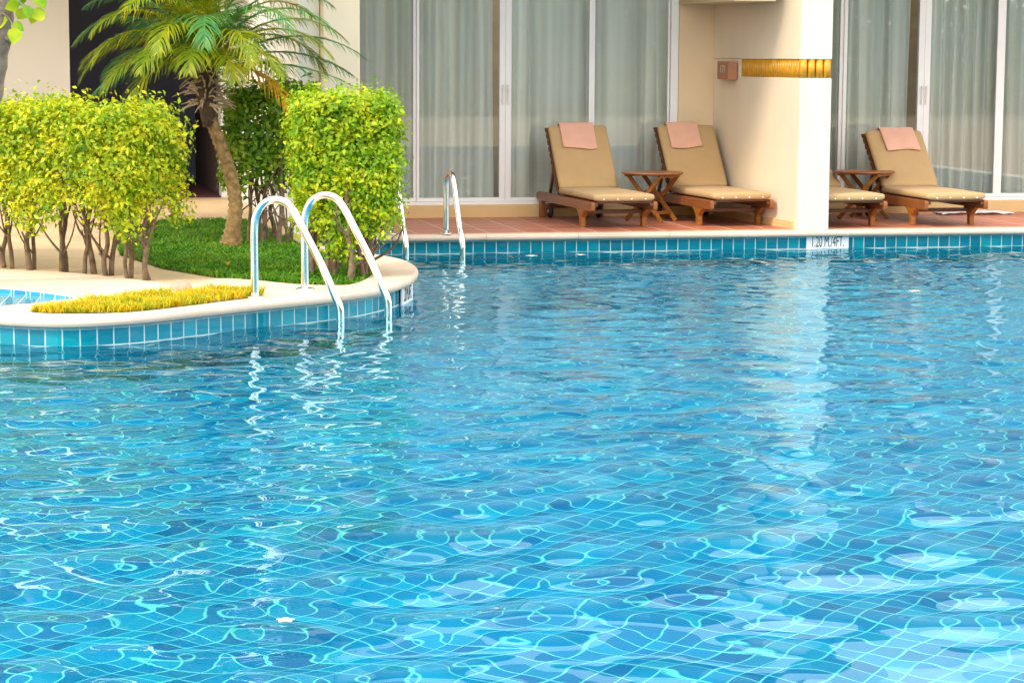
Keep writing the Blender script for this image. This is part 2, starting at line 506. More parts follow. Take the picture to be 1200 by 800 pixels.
n = len(shore)
for (dd, z), ln in zip(prof, lines): vs += [(p[0], p[1], z) for p in ln]
for i in range(len(prof) - 1):
    for k in range(n - 1): fs.append((i * n + k, (i + 1) * n + k, (i + 1) * n + k + 1, i * n + k + 1))
mb.add(vs, fs)
for k in range(len(innr) - 1):
    a, b = innr[k], innr[k + 1]
    mb.add([(a[0], a[1], DECK), (b[0], b[1], DECK), (b[0], b[1], .12), (a[0], a[1], .12)], [(0, 1, 2, 3)])
o = mb.build('island_coping', M['coping'])
o["kind"] = "structure"
# small spa: tiled floor just under the coping
mb = MB()
mb.add([(p[0], p[1], .146) for p in SPA], [tuple(t_) for t_ in tessellate_polygon([[Vector((p[0], p[1], 0)) for p in SPA]])])
for k in range(len(SPA)):
    a, b = SPA[k], SPA[(k + 1) % len(SPA)]
    mb.add([(a[0], a[1], DECK), (b[0], b[1], DECK), (b[0], b[1], .146), (a[0], a[1], .146)], [(0, 1, 2, 3)])
mb.build('spa_floor', M['tile_spa'])["kind"] = "structure"

# terrace floor
mb = MB(); rect(mb, 2.5, PX1, 18.795, 20.72, .168)
mb.build('terrace_floor', M['terracotta'])["kind"] = "structure"

# water: real ripples
def water():
    xs = np.concatenate([np.arange(-5, -1.2, .12), np.arange(-1.2, 9.6, .02), np.arange(9.6, 13.01, .12)])
    ys = np.concatenate([np.arange(PY0, 4.6, .06), np.arange(4.6, 18.75, .02), [18.75]])
    X, Y = np.meshgrid(xs, ys)
    Z = np.zeros_like(X)
    rg = np.random.default_rng(11)
    # warp so that crests do not run straight
    wx = X + .10 * np.sin(.9 * Y + 1.3) + .07 * np.sin(1.7 * X + .8 * Y); wy = Y + .10 * np.sin(1.1 * X + .4) + .06 * np.sin(2.1 * Y - .7 * X)
    def band(nw, l0, l1, slope, spread):
        z = np.zeros_like(X)
        for i in range(nw):
            lam = l0 * (l1 / l0) ** rg.random()
            th = rg.normal(R(80), spread)
            k = 2 * math.pi / lam
            z += (slope / k) * math.sqrt(2 / nw) * np.sin(k * (math.cos(th) * wx + math.sin(th) * wy) + rg.random() * 6.283)
        return z
    env = .75 + .25 * np.sin(.55 * X + .35 * Y + .6) * np.sin(.45 * Y - .3 * X)
    Z += band(26, .60, 1.5, .017, R(65))
    Z += band(46, .27, .65, .050, R(80)) * env
    Z += band(40, .12, .28, 1.0, R(80)) * env * (.012 + .032 * np.clip((Y - 7.0) / 6, 0, 1))
    ny, nx = X.shape
    V = np.stack([X, Y, Z], -1).reshape(-1, 3)
    idx = np.arange(ny * nx).reshape(ny, nx)
    Q = np.stack([idx[:-1, :-1], idx[:-1, 1:], idx[1:, 1:], idx[1:, :-1]], -1).reshape(-1, 4)
    o = np_mesh('water', V, Q, M['water'], smooth=True)
    o["kind"] = "structure"
    o.cycles.is_caustics_caster = True
    for q in ('pool_floor', 'pool_wall'): bpy.data.objects[q].cycles.is_caustics_receiver = True
water()

# ------------------------------------------------------------------ building
YB = 20.70
bld = thing('hotel_building', 'cream and white hotel building with deep terraces along the far side of the pool', 'building', (0, YB, 0))
def bpart(name, mb, mat, **kw):
    for i, v in enumerate(mb.v): mb.v[i] = (v[0], v[1] - YB, v[2])
    return mb.build(name, mat, bld, **kw)
ZS, ZR = 3.40, 3.95        # soffit, top of the canopy fascia
DT = 2.50                  # head of the doors
mb = MB()
for x0, x1 in ((2.60, 2.92), (6.232, 7.068), (10.40, 13.0)): mb.box(x0, x1, YB, YB + .22, .28, DT)
mb.box(2.60, 13.0, YB, YB + .22, DT, ZS - .002)
bpart('back_wall', mb, M['cream_wall'])
mb = MB().box(2.925, 13.0, YB - .06, YB + .22, .15, .28)
bpart('plinth', mb, M['plinth'], bevel=.006)
mb = MB().box(2.40, 13.2, 18.45, YB + .3, ZS, ZS + .12)
bpart('soffit', mb, M['soffit'])
mb = MB().box(2.30, 13.3, 18.30, 18.449, ZS - .02, ZR)
bpart('fascia', mb, M['white_wall'])
# unseen brown roofs, shaped for reflections in the water and shade on the wing
def unseen_roof(x0, x1, y0, y1, z0, z1, th=.12):
    mb = MB()
    mb.add([(x0, y0, z0), (x1, y0, z0), (x1, y1, z1), (x0, y1, z1), (x0, y0, z0 - th), (x1, y0, z0 - th), (x1, y1, z1 - th), (x0, y1, z1 - th)],
           [(0, 1, 2, 3), (7, 6, 5, 4), (0, 4, 5, 1), (1, 5, 6, 2), (2, 6, 7, 3), (3, 7, 4, 0)])
    return mb
bpart('unseen_roof', unseen_roof(2.2, 6.85, 18.50, 28.5, ZR - .06, 14.5), M['unseen_roof'])
bpart('unseen_roof', unseen_roof(6.86, 13.5, 18.50, 27.5, ZR - .06, 5.6), M['unseen_roof'])
bpart('unseen_roof', unseen_roof(-12, 2.19, 22.2, 34.0, 3.35, 16.0), M['unseen_roof'])
# rooms behind the curtains
mb = MB()
mb.box(2.60, 13.0, 24.0, 24.18, .15, ZS + .1)
bpart('room_back_wall', mb, simple('room_wall', (.30, .25, .20), .9))
mb = MB().box(2.60, 13.0, YB + .22, 24.0, .16, .17)
bpart('room_floor', mb, simple('room_floor', (.22, .15, .10), .5))
# left wing with the open corridor
mb = MB()
mb.box(-9, .702, 24.2, 24.45, .14, 3.5)
mb.box(.702, 2.27, 24.2, 24.45, 2.9, 3.5)
mb.box(-9, 2.24, 24.46, 29.5, 2.92, 3.0)
bpart('wing_wall', mb, M['wing_wall'])
mb = MB().box(2.315, 2.60, 24.2, 24.45, .14, 3.5).box(2.42, 2.598, 19.0, 24.198, .14, ZS - .002)
bpart('end_wall', mb, M['white_wall'])
mb = MB().box(2.255, 2.314, 24.15, 24.44, .14, 2.9)
bpart('corridor_post', mb, M['alu'])
mb = MB().box(.64, .701, 24.47, 29.5, .14, 2.9).box(.64, 2.34, 27.5, 27.7, .14, 2.9)
bpart('corridor_wall', mb, M['dark_wall'])
mb = MB().box(2.26, 2.33, 24.47, 29.5, .14, 2.9)
bpart('corridor_side_wall', mb, M['brown_wall'])
mb = MB().box(.702, 2.25, 24.21, 29.5, .145, .165)
bpart('corridor_carpet', mb, M['carpet'])
mb = MB().box(6.22, 6.60, 19.03, YB - .002, 2.14, ZS - .003)
bpart('ceiling_beam', mb, M['soffit'])

# ------------------------------------------------------------------ partition walls
def partition(name, poly, label, band=True):
    cx, cy = poly[0]
    o = thing(name, label, 'wall', (cx, cy, 0))
    loc = [(x - cx, y - cy) for x, y in poly]
    zb0, zb1 = 1.479, 1.638
    if not band:
        MB().prism(loc, .15, ZS - .003).build('wall_body', M['pier_white'], o, bevel=.01)
        return o
    MB().prism(loc, .15, zb0).build('wall_body', M['pier_white'], o, bevel=.008)
    MB().prism(loc, zb1, ZS - .003).build('wall_body', M['pier_white'], o, bevel=.008)
    for ch in o.children:                     # cooler tone on the end face imitates the light; sides carry warm bounce
        ch.data.materials.append(M['end_face_lit'])
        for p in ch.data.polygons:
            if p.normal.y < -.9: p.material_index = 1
    # inset core
    A, B, C_, D = [np.array(p) for p in loc]      # front-left, front-right, back-right, back-left
    def unit(v): return v / np.linalg.norm(v)
    lf = unit(D - A); nl = np.array([-lf[1], lf[0]]);
    if nl[0] > 0: nl = -nl
    core = [A - nl * .035 + np.array([0, .035]), B + np.array([-.02, .035]), C_ + np.array([-.02, 0]), D - nl * .035]
    MB().prism([tuple(p) for p in core], zb0, zb1).build('wall_core', M['band_back'], o)
    # half-round tiles, on the front and down the left face
    t = MB()
    nfront = 4
    wdt = np.linalg.norm(B - A)
    for i in range(nfront):
        cxy = A + (B - A) * ((i + .5) / nfront) + np.array([0, .036])
        t.tube([(cxy[0], cxy[1], zb0 + .002), (cxy[0], cxy[1], zb1 - .002)], wdt / nfront * .49, 12)
    L = 1.30; k = int(L / .052)
    for i in range(k):
        cxy = A + lf * (.03 + (i + .5) * L / k) - nl * .034
        t.tube([(cxy[0], cxy[1], zb0 + .002), (cxy[0], cxy[1], zb1 - .002)], L / k * .49, 10)
    t.build('tile_band', M['band'], o, smooth=True)
    # plaster closing the slot behind the band
    q0 = A + lf * (L + .03); q1 = D
    MB().prism([tuple(q0), tuple(q0 - nl * .04), tuple(q1 - nl * .04), tuple(q1)], zb0 + .001, zb1 - .001).build('wall_infill', M['pier_white'], o)
    # low skirting on the left face
    s0 = A + lf * .06; s1 = D - lf * .02
    MB().prism([tuple(s0 + nl * .012), tuple(s0 - nl * .01), tuple(s1 - nl * .01), tuple(s1 + nl * .012)], .165, .238).build('skirting', M['plinth'], o, bevel=.004)
    return o
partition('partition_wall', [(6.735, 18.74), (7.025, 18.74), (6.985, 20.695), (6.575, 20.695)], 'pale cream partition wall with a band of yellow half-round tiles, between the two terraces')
partition('partition_wall', [(2.605, 18.84), (2.915, 18.84), (2.915, 20.695), (2.605, 20.695)], 'plain white end pier of the terrace rising behind the palm and clipped shrubs', False)

# lamp box with its number
lb = thing('wall_lamp', 'terracotta box lamp with pale number on the partition wall beside the yellow tile band', 'lamp', (6.62, 20.10, 1.53))
MB().box(-.095, -.008, 0, .33, -.08, .085).build('lamp_box', M['lampbox'], lb, bevel=.003)
MB().box(-.008, .02, .02, .31, -.07, .07).build('mount', M['rubber'], lb)
def text(name, body, size, mat, parent, loc, rot, xs=1.0, depth=.0006, bold=0.0):
    cu = bpy.data.curves.new(name, 'FONT'); cu.body = body; cu.size = size; cu.extrude = depth; cu.offset = bold
    cu.align_x = 'CENTER'; cu.align_y = 'CENTER'
    tmp = bpy.data.objects.new(name + "_outline", cu); link(tmp)
    me = bpy.data.meshes.new_from_object(tmp.evaluated_get(bpy.context.evaluated_depsgraph_get()))
    bpy.data.objects.remove(tmp); bpy.data.curves.remove(cu)
    me.name = name; me.materials.clear(); me.materials.append(mat)
    o = bpy.data.objects.new(name, me); link(o, parent)
    o.location = loc; o.rotation_euler = rot; o.scale = (xs, 1, 1)
    return o
text('number', '171', .10, M['paleink'], lb, (-.0965, .165, .01), (R(90), 0, R(-90)), 1.15)

# ------------------------------------------------------------------ sliding doors and curtains
def sliding_door(label, x0, stiles, x1):
    """stiles: list of (left, right) of the visible uprights between the jambs"""
    o = thing('sliding_glass_door', label, 'glass door', (x0, YB, .28))
    f = MB()
    xl, xr = 0, x1 - x0
    H0, H1 = 0, DT - .28 - .002
    f.box(xl, xl + .075, .0, .11, H0, H1); f.box(xr - .075, xr - .002, .0, .11, H0, H1)
    f.box(xl + .075, xr - .075, .0, .11, H0, H0 + .03); f.box(xl + .075, xr - .075, .0, .11, H1 - .05, H1)
    f.build('frame', M['alu'], o, bevel=.003)
    edges = [x0 + .077] + [e for s_ in stiles for e in s_] + [x1 - .079]
    for i in range(0, len(edges), 2):
        a, b = edges[i] - x0, edges[i + 1] - x0
        # each leaf keeps half of the stile on either side
        la = (stiles[i // 2 - 1][1] - stiles[i // 2 - 1][0]) / 2 - .001 if i > 0 else .0
        lb_ = (stiles[i // 2][1] - stiles[i // 2][0]) / 2 - .001 if i // 2 < len(stiles) else .0
        yy = .03 if (i // 2) in (0, 3) else .018
        g = MB()
        la = max(la, .018); lb_ = max(lb_, .018)
        ao = a - la if i > 0 else a; bo = b + lb_ if i // 2 < len(stiles) else b
        ai = a if i > 0 else a + .018; bi = b if i // 2 < len(stiles) else b - .018
        g.box(ao, ai, yy, yy + .04, .032, H1 - .052); g.box(bi, bo, yy, yy + .04, .032, H1 - .052)
        g.box(ai, bi, yy + .001, yy + .039, .032, .066); g.box(ai, bi, yy + .001, yy + .039, H1 - .10, H1 - .052)
        leaf = g.build('door_panel', M['alu'], o, bevel=.002)
        MB().box(ai, bi, yy + .016, yy + .022, .066, H1 - .10).build('glass_pane', M['pane'], leaf)
        if i // 2 in (1, 2):
            hx = bo - .022 if i // 2 == 1 else ao + .022
            h = MB().box(hx - .009, hx + .009, yy - .022, yy - .012, .93, 1.11)
            h.box(hx - .007, hx + .007, yy - .013, yy - .0005, .94, .96); h.box(hx - .007, hx + .007, yy - .013, yy - .0005, 1.08, 1.10)
            h.build('handle', M['snap'], leaf, bevel=.003)
    return o
sliding_door('four panel white sliding glass door behind the two loungers left of the partition wall', 2.922, [(3.700, 3.756), (4.510, 4.623), (5.366, 5.424)], 6.230)
sliding_door('four panel white sliding glass door of the terrace right of the partition wall', 7.07, [(7.846, 7.916), (8.647, 8.770), (9.460, 9.549)], 10.398)

def curtain(label, x0, x1, y, seed):
    rg = np.random.default_rng(seed)
    nx, nz = int((x1 - x0) / .008), 14
    xs = np.linspace(0, x1 - x0, nx)
    ph = np.cumsum(np.clip(1 + np.cumsum(rg.normal(0, .16, nx)) * .35 % 1.2 - .5, .35, 1.8) * 2 * math.pi * .008 / .17)
    amp = .042 + .020 * np.sin(np.cumsum(rg.normal(0, .12, nx)))
    zz = np.linspace(0, DT - .32, nz)
    V = []
    for z in zz:
        k = z / zz[-1]
        dy = amp * (1.0 - .35 * k) * np.sin(ph + .10 * np.sin(3 * z + seed)) + .012 * np.sin(ph * .37 + z)
        V.append(np.stack([xs + .006 * np.sin(ph * .5 + 2 * z), dy, np.full(nx, z)], -1))
    V = np.array(V).reshape(-1, 3)
    idx = np.arange(nz * nx).reshape(nz, nx)
    Q = np.stack([idx[:-1, :-1], idx[:-1, 1:], idx[1:, 1:], idx[1:, :-1]], -1).reshape(-1, 4)
    o = np_mesh('curtain', V, Q, M['curtain'], smooth=True)
    o.location = (x0, y, .30)
    return tag(o, label, 'curtain', 'sheer curtains behind the glass doors')
curtain('pale sheer curtain in the two panels of the left door nearest the clipped shrubs', 2.95, 4.495, 20.93, 1)
curtain('pale sheer curtain in the two panels of the left door behind the small table', 4.585, 6.21, 20.93, 2)
curtain('pale sheer curtain of the right door, in the panels beside the partition wall', 7.10, 8.645, 20.93, 3)
curtain('pale sheer curtain of the right door, in the panels above the white cloth', 8.74, 10.38, 20.93, 4)

# ------------------------------------------------------------------ loungers
def cushion(mb, a, b, width, th, n=14, rad=.028):
    """rounded pad along the segment a-b (y,z), lying above the segment"""
    a, b = np.array(a, float), np.array(b, float)
    L = np.linalg.norm(b - a); t = (b - a) / L; nn = np.array([-t[1], t[0]])
    if nn[1] < 0: nn = -nn
    rows = []
    ss = [0, .004, .012, .024, .04] + list(np.linspace(.09, L - .09, n)) + [L - .04, L - .024, L - .012, L - .004, L]
    for s in ss:
        e = min(s, L - s)
        k = 1 - max(0, 1 - e / rad) ** 2
        sh = math.sqrt(max(k, 0.0)) if e < rad else 1
        hw = width / 2 - rad * (1 - sh) * .8
        ht = th / 2 * (.35 + .65 * sh) if e < rad else th / 2
        crown = 1 + .10 * math.sin(math.pi * s / L)
        ring = []
        for q in range(24):
            an = 2 * math.pi * q / 24
            c_, s_ = math.cos(an), math.sin(an)
            px = math.copysign(abs(c_) ** .28, c_) * hw; pn = math.copysign(abs(s_) ** .5, s_) * ht * (crown if s_ > 0 else 1)
            p = a + t * s + nn * (th / 2 + pn)
            ring.append((px, p[0], p[1]))
        rows.append(ring)
    vs = [p for r_ in rows for p in r_]
    fs = []
    for i in range(len(rows) - 1):
        for q in range(24):
            q2 = (q + 1) % 24
            fs.append((i * 24 + q, i * 24 + q2, (i + 1) * 24 + q2, (i + 1) * 24 + q))
    fs.append(tuple(range(24))[::-1]); fs.append(tuple((len(rows) - 1) * 24 + q for q in range(24)))
    mb.add(vs, fs)

BACK_A, BACK_L = R(55), .67
BY, BZ = .74, .262          # hinge of the backrest
def make_lounger():
    o = thing('sun_lounger', 'x', 'sun lounger', group='wooden sun loungers on the terraces')
    for sx in (-1, 1):
        rl = MB()
        x = sx * .285
        prof = [(-.315, .168), (-.315, .222), (-.30, .238), (1.32, .238), (1.36, .225), (1.375, .195), (1.36, .172), (1.32, .158), (-.30, .158)]
        n = len(prof)
        vs = [(x - .018, y, z) for y, z in prof] + [(x + .018, y, z) for y, z in prof]
        rl.add(vs, [tuple(range(n)), tuple(range(n, 2 * n))[::-1]] + [(i, n + i, n + (i + 1) % n, (i + 1) % n) for i in range(n)])
        rl.build('side_rail', M['wood_red'], o, bevel=.004)
    for sx in (-1, 1):
        # corbelled front leg: broad at the top, narrow foot
        lg = MB()
        pr = [(.115, .157), (.112, .146), (.085, .138), (.058, .112), (.034, .092), (.030, .085), (.027, .0), (-.027, .0), (-.030, .085), (-.034, .092), (-.058, .112), (-.085, .138), (-.112, .146), (-.115, .157)]
        n = len(pr)
        vs = [(sx * .283 - .022, y, z) for y, z in pr] + [(sx * .283 + .022, y, z) for y, z in pr]
        fs = [tuple(range(n)), tuple(range(n, 2 * n))[::-1]] + [(i, n + i, n + (i + 1) % n, (i + 1) % n) for i in range(n)]
        lg.add(vs, fs)
        ob = lg.build('leg', M['wood'], o, bevel=.004)
        lr = MB().box(sx * .285 - .020, sx * .285 + .020, 1.20, 1.27, .0, .157)
        lr.build('leg', M['wood_red'], o, bevel=.004)
        wh = MB()
        MW = Matrix.Translation((sx * .236, 1.14, .064)) @ Matrix.Rotation(R(90), 4, 'Y')
        wh.lathe([(.02, -.018), (.052, -.018), (.062, -.010), (.064, 0), (.062, .010), (.052, .018), (.02, .018)], 28, MW)
        w_ = wh.build('wheel', M['rubber'], o, smooth=True)
        hb = MB().lathe([(.014, -.026), (.018, -.02), (.018, .02), (.014, .026)], 16, MW)
        hb.build('hub', M['steel'], w_)
    MB().box(-.260, .260, -.016, .014, .118, .152).build('cross_rail', M['wood_dark'], o, bevel=.003)
    MB().box(-.264, .264, 1.10, 1.125, .095, .14).build('stretcher', M['wood_dark'], o, bevel=.003)
    sl_ = MB()
    for i in range(15): sl_.box(-.266, .266, -.28 + i * .072, -.225 + i * .072, .224, .240)
    sl_.box(-.266, -.240, -.30, 1.30, .20, .2235); sl_.box(.240, .266, -.30, 1.30, .20, .2235)
    sl_.build('slats', M['wood_dark'], o)
    # backrest frame with slats
    t = np.array([math.cos(BACK_A), math.sin(BACK_A)]); nn = np.array([-t[1], t[0]])
    bk = MB()
    for sx in (-1, 1):
        a = np.array([BY, BZ - .01]) - nn * -.0
        b = a + t * (BACK_L + .01)
        bk.bar((sx * .262, a[0] + .02, a[1]), (sx * .262, b[0] + .02, b[1]), .03, .034, up=(0, nn[0], nn[1]))
    for i in range(10):
        p = np.array([BY + .02, BZ - .01]) + t * (.06 + i * .07)
        bk.bar((-.282, p[0] + .014, p[1] - .008), (.282, p[0] + .014, p[1] - .008), .045, .012, up=(0, nn[0], nn[1]))
    bk.build('backrest', M['wood_dark'], o, bevel=.002)
    for sx in (-1, 1):
        p = np.array([BY + .03, BZ]) + t * .34
        MB().bar((sx * .235, p[0] + .02, p[1]), (sx * .235, BY + .42, .20), .022, .03).build('prop', M['wood_dark'], o)
    cs = MB()
    cushion(cs, (-.32, .242), (BY + .01, .242), .560, .066)
    mt = cs.build('seat_cushion', M['canvas'], o, smooth=True)
    cb_ = MB()
    a = np.array([BY, BZ + .012]) + nn * .004; b = a + t * BACK_L
    cushion(cb_, tuple(a), tuple(b), .560, .066)
    cb_.build('back_cushion', M['canvas'], o, smooth=True)
    for i in range(4):
        MB().lathe([(.0075, 0), (.0075, .003), (.004, .0055)], 12, Matrix.Translation((-.19 + i * .127, -.3175, .262)) @ Matrix.Rotation(R(90), 4, 'X')).build('snap_button', M['snap'], mt)
    return o
proto = make_lounger()
LG = [((5.235, 19.325, .168), 3.2, 'tan cushioned lounger with pink towel, left of the round table, nearest the clipped shrubs'),
      ((6.330, 19.42, .168), 4.6, 'tan cushioned wooden lounger with pink towel, standing against the left face of the partition wall'),
      ((7.295, 19.13, .168), 0.5, 'lounger mostly hidden behind the partition wall, only its seat end showing'),
      ((8.245, 19.13, .168), 1.0, 'tan cushioned lounger with pink towel, right of the partition wall beside a white cloth')]
lounger = []
for i, (loc, a, lab) in enumerate(LG):
    o = proto if i == 0 else copy_tree(proto)
    o.location = loc; o.rotation_euler = (0, 0, R(a)); o["label"] = lab
    lounger.append(o)
LEAN = {2: 32.0, 3: 7.0}        # these two are let down further
def lean(o, dg):
    piv = Matrix.Translation((0, BY, BZ))
    o.matrix_local = piv @ Matrix.Rotation(R(dg), 4, 'X') @ piv.inverted() @ o.matrix_local
for i, dg in LEAN.items():
    for ch in lounger[i].children:
        if ch.name.split('.')[0] in ('backrest', 'back_cushion', 'prop'): lean(ch, -dg)

# towels folded over the backrests
def towel(label, lg, xoff, wdt, front, skew, seed):
    rg = np.random.default_rng(seed)
    t = np.array([math.cos(BACK_A), math.sin(BACK_A)]); nn = np.array([-t[1], t[0]])
    a = np.array([BY, BZ + .012]) + nn * .004
    th = .070
    # path: up the front face, round the top, down the back
    path = []
    for s in np.linspace(BACK_L - front, BACK_L - .02, 12): path.append(a + t * s + nn * (th + .006 + .006 * max(0, 1 - (s - BACK_L + front) / .10) * .5))
    c_ = a + t * (BACK_L - .008) + nn * (th / 2)
    for an in np.linspace(80, -60, 9): path.append(c_ + nn * (th / 2 + .008) * math.sin(R(an)) + t * (.022) * math.cos(R(an)))
    for s in np.linspace(.03, .22, 6): path.append(a + t * (BACK_L - s) - nn * .052)
    path = np.array(path)
    nx = 22
    V = []
    lenp = len(path)
    for j, p in enumerate(path):
        k = j / (lenp - 1)
        for i in range(nx):
            x = -wdt / 2 + wdt * i / (nx - 1)
            wv = .0035 * math.sin(9 * x * 3.1 + seed) + .003 * math.sin(31 * x + 5 * k + seed) * max(0, 1 - k * 2)
            dz = (.012 * math.sin(i / (nx - 1) * 5 + seed)) * max(0, 1 - j / 3)
            q = p + nn * wv * .6 + t * dz
            V.append((xoff + x + skew * (1 - k), q[0], q[1]))
    V = np.array(V)
    idx = np.arange(lenp * nx).reshape(lenp, nx)
    Q = np.stack([idx[:-1, :-1], idx[:-1, 1:], idx[1:, 1:], idx[1:, :-1]], -1).reshape(-1, 4)
    o = np_mesh('towel', V, Q, M['towel'], smooth=True)
    sm = o.modifiers.new('solid', 'SOLIDIFY'); sm.thickness = .014; sm.offset = 1
    sb = o.modifiers.new('sub', 'SUBSURF'); sb.levels = 1; sb.render_levels = 1
    dg = LEAN.get(lounger.index(lg), 0)
    if dg:
        piv = Matrix.Translation((0, BY, BZ)); o.data.transform(piv @ Matrix.Rotation(R(-dg), 4, 'X') @ piv.inverted())
    o.location = lg.location; o.rotation_euler = lg.rotation_euler
    return tag(o, label, 'towel', 'pink towels over the lounger backrests')
towel('folded pink towel over the backrest of the lounger left of the round table', lounger[0], -.02, .33, .27, .0, 1)
towel('folded pink towel over the backrest of the lounger against the partition wall', lounger[1], -.05, .31, .27, .0, 3)
towel('folded pink towel over the backrest of the lounger right of the partition wall', lounger[3], -.0, .34, .27, .03, 5)

# ------------------------------------------------------------------ round tables
def make_table():
    o = thing('side_table', 'x', 'side table', group='round wooden side tables between loungers')
    H = .45
    tp = MB().lathe([(.0, H - .024), (.266, H - .024), (.279, H - .017), (.284, H - .010), (.280, H - .003), (.272, H), (.0, H)], 64)
    tp.build('table_top', M['wood_red'], o, smooth=False)
    ap = MB().box(-.15, .15, -.205, -.18, H - .045, H - .023).box(-.15, .15, .18, .205, H - .045, H - .023)
    ap.build('apron', M['wood'], o, bevel=.002)
    for sx in (-1, 1):
        for s in (-1, 1):
            xx = sx * (.135 if s > 0 else .112)
            MB().bar((xx, -s * .19, H - .03), (xx, s * .19, .0 + .006), .02, .036).build('leg', M['wood'], o, bevel=.003)
    MB().bar((-.14, -.13, .085), (.14, -.13, .085), .018, .03).build('cross_bar', M['wood'], o, bevel=.002)
    MB().bar((-.12, .13, .085), (.12, .13, .085), .018, .03).build('cross_bar', M['wood'], o, bevel=.002)
    return o
tb = make_table()
tb.location = (5.765, 19.93, .168); tb.rotation_euler = (0, 0, R(38)); tb["label"] = 'round folding wooden table between the two loungers left of the partition wall'
t2 = copy_tree(tb)
t2.location = (7.80, 19.90, .168); t2.rotation_euler = (0, 0, R(44)); t2["label"] = 'round folding wooden table between the loungers right of the partition wall'

# white cloth lying on the floor
def cloth():
    nx, ny = 40, 14
    V = []
    rg = np.random.default_rng(3)
    for j in range(ny):
        for i in range(nx):
            u_, v_ = i / (nx - 1), j / (ny - 1)
            x = (u_ - .5) * .74; y = (v_ - .5) * .22 + .02 * math.sin(6 * u_)
            z = .012 + .016 * abs(math.sin(7 * u_ + 3 * v_)) * (1 - abs(2 * u_ - 1) ** 3) + .010 * math.sin(15 * u_ + 8 * v_) ** 2
            V.append((x, y, z))
    idx = np.arange(nx * ny).reshape(ny, nx)
    Q = np.stack([idx[:-1, :-1], idx[:-1, 1:], idx[1:, 1:], idx[1:, :-1]], -1).reshape(-1, 4)
    o = np_mesh('floor_cloth', V, Q, M['white_cloth'], smooth=True)
    sm = o.modifiers.new('solid', 'SOLIDIFY'); sm.thickness = .010
    o.location = (9.12, 20.40, .168)
    tag(o, 'crumpled white cloth lying on the terracotta floor behind the right lounger', 'cloth')
cloth()

# ------------------------------------------------------------------ depth markers
def depth_sign(label, loc, rz, wd=.39, h=.135):
    o = thing('depth_marker', label, 'sign', loc, rz)
    MB().box(-wd / 2, wd / 2, -.004, .008, -h / 2, h / 2).build('plate', M['sign'], o)
    text('lettering', '1.20 M./4FT.', .138, M['ink'], o, (0, -.0052, .016), (R(90), 0, 0), wd / .39 * .44, .0006)
    return o
depth_sign('white pool depth plate reading 1.20 M./4FT. below the partition wall', (7.02, 18.745, .042), 0)
depth_sign('white pool depth plate seen edge on beside the near ladder, on the island tip', (2.652, 15.09, .042), math.atan2(.55, .22), .34)

# ------------------------------------------------------------------ pool ladders
def ladder(label, bases, wts, zpost, zpk, zk, grp):
    c = np.mean(np.array(bases), 0)
    o = thing('pool_ladder', label, 'pool ladder', (c[0], c[1], DECK), group=grp)
    for (bx, by), (wx_, wy_) in zip(bases, wts):
        def P(t, z): return (bx + (wx_ - bx) * t - c[0], by + (wy_ - by) * t - c[1], z - DECK)
        ctrl = [P(0, DECK - .02), P(0, .35), P(0.0, zpost - .06), P(.03, zpost + .04), P(.12, zpk - .025), P(.25, zpk), P(.38, zpk - .02), P(.48, zpk - .085), P(.62, zpk - .225), P(.80, zpk - .41), P(.93, zk + .05), P(.985, zk - .02), P(1.0, zk - .09), P(1.0, -.1), P(1.0, -.75)]
        pts = catmull(ctrl, 6)
        MB().tube(pts, .0245, 16).build('handrail', M['steel'], o, smooth=True)
        MB().lathe([(.0, 0), (.062, 0), (.060, .008), (.040, .014), (.026, .018), (.0255, .03)], 28, Matrix.Translation((bx - c[0], by - c[1], .0005))).build('flange', M['steel'], o, smooth=True)
    for z in (-.22, -.46, -.70):
        a, b = wts
        MB().bar((a[0] - c[0], a[1] - c[1], z - DECK), (b[0] - c[0], b[1] - c[1], z - DECK), .085, .03).build('step', M['steel'], o, bevel=.006)
    return o
ladder('steel pool ladder with two tall curved rails on the rounded island coping', [(1.50, 13.955), (1.865, 14.375)], [(1.992, 13.683), (2.353, 14.078)], .645, .778, .16, 'steel pool ladders')
ladder('steel pool ladder on the far terrace edge beside the clipped shrubs', [(3.16, 18.79), (3.625, 18.735)], [(3.219, 18.362), (3.677, 18.29)], .60, .685, .14, 'steel pool ladders')

# ------------------------------------------------------------------ foliage
def leaves(pts, nrm, size, asp=.55, droop=.25, jitter=.7, seed=0, fold=.25):
    """a folded four-sided leaf at every point: two quads sharing the midrib"""
    rg = np.random.default_rng(seed)
    n = len(pts)
    N = nrm + rg.normal(0, jitter, (n, 3)); N[:, 2] += .35
    N /= np.linalg.norm(N, axis=1, keepdims=True)
    T = rg.normal(0, 1, (n, 3)); T[:, 2] -= droop
    T -= N * (T * N).sum(1, keepdims=True); T /= np.linalg.norm(T, axis=1, keepdims=True)
    B = np.cross(N, T)
    s = size * rg.uniform(.5, 1.45, (n, 1))
    a = pts; m1 = pts + T * s * .5 - N * s * .02; tip = pts + T * s - N * s * .16
    l = pts + T * s * .42 + B * s * asp * .5 + N * s * fold * .3; r_ = pts + T * s * .42 - B * s * asp * .5 + N * s * fold * .3
    V = np.stack([a, r_, tip, l, m1], 1).reshape(-1, 3)
    base = np.arange(n)[:, None] * 5
    Q = np.concatenate([base + np.array([[0, 1, 2, 4]]), base + np.array([[0, 4, 2, 3]])], 0)
    return V, Q

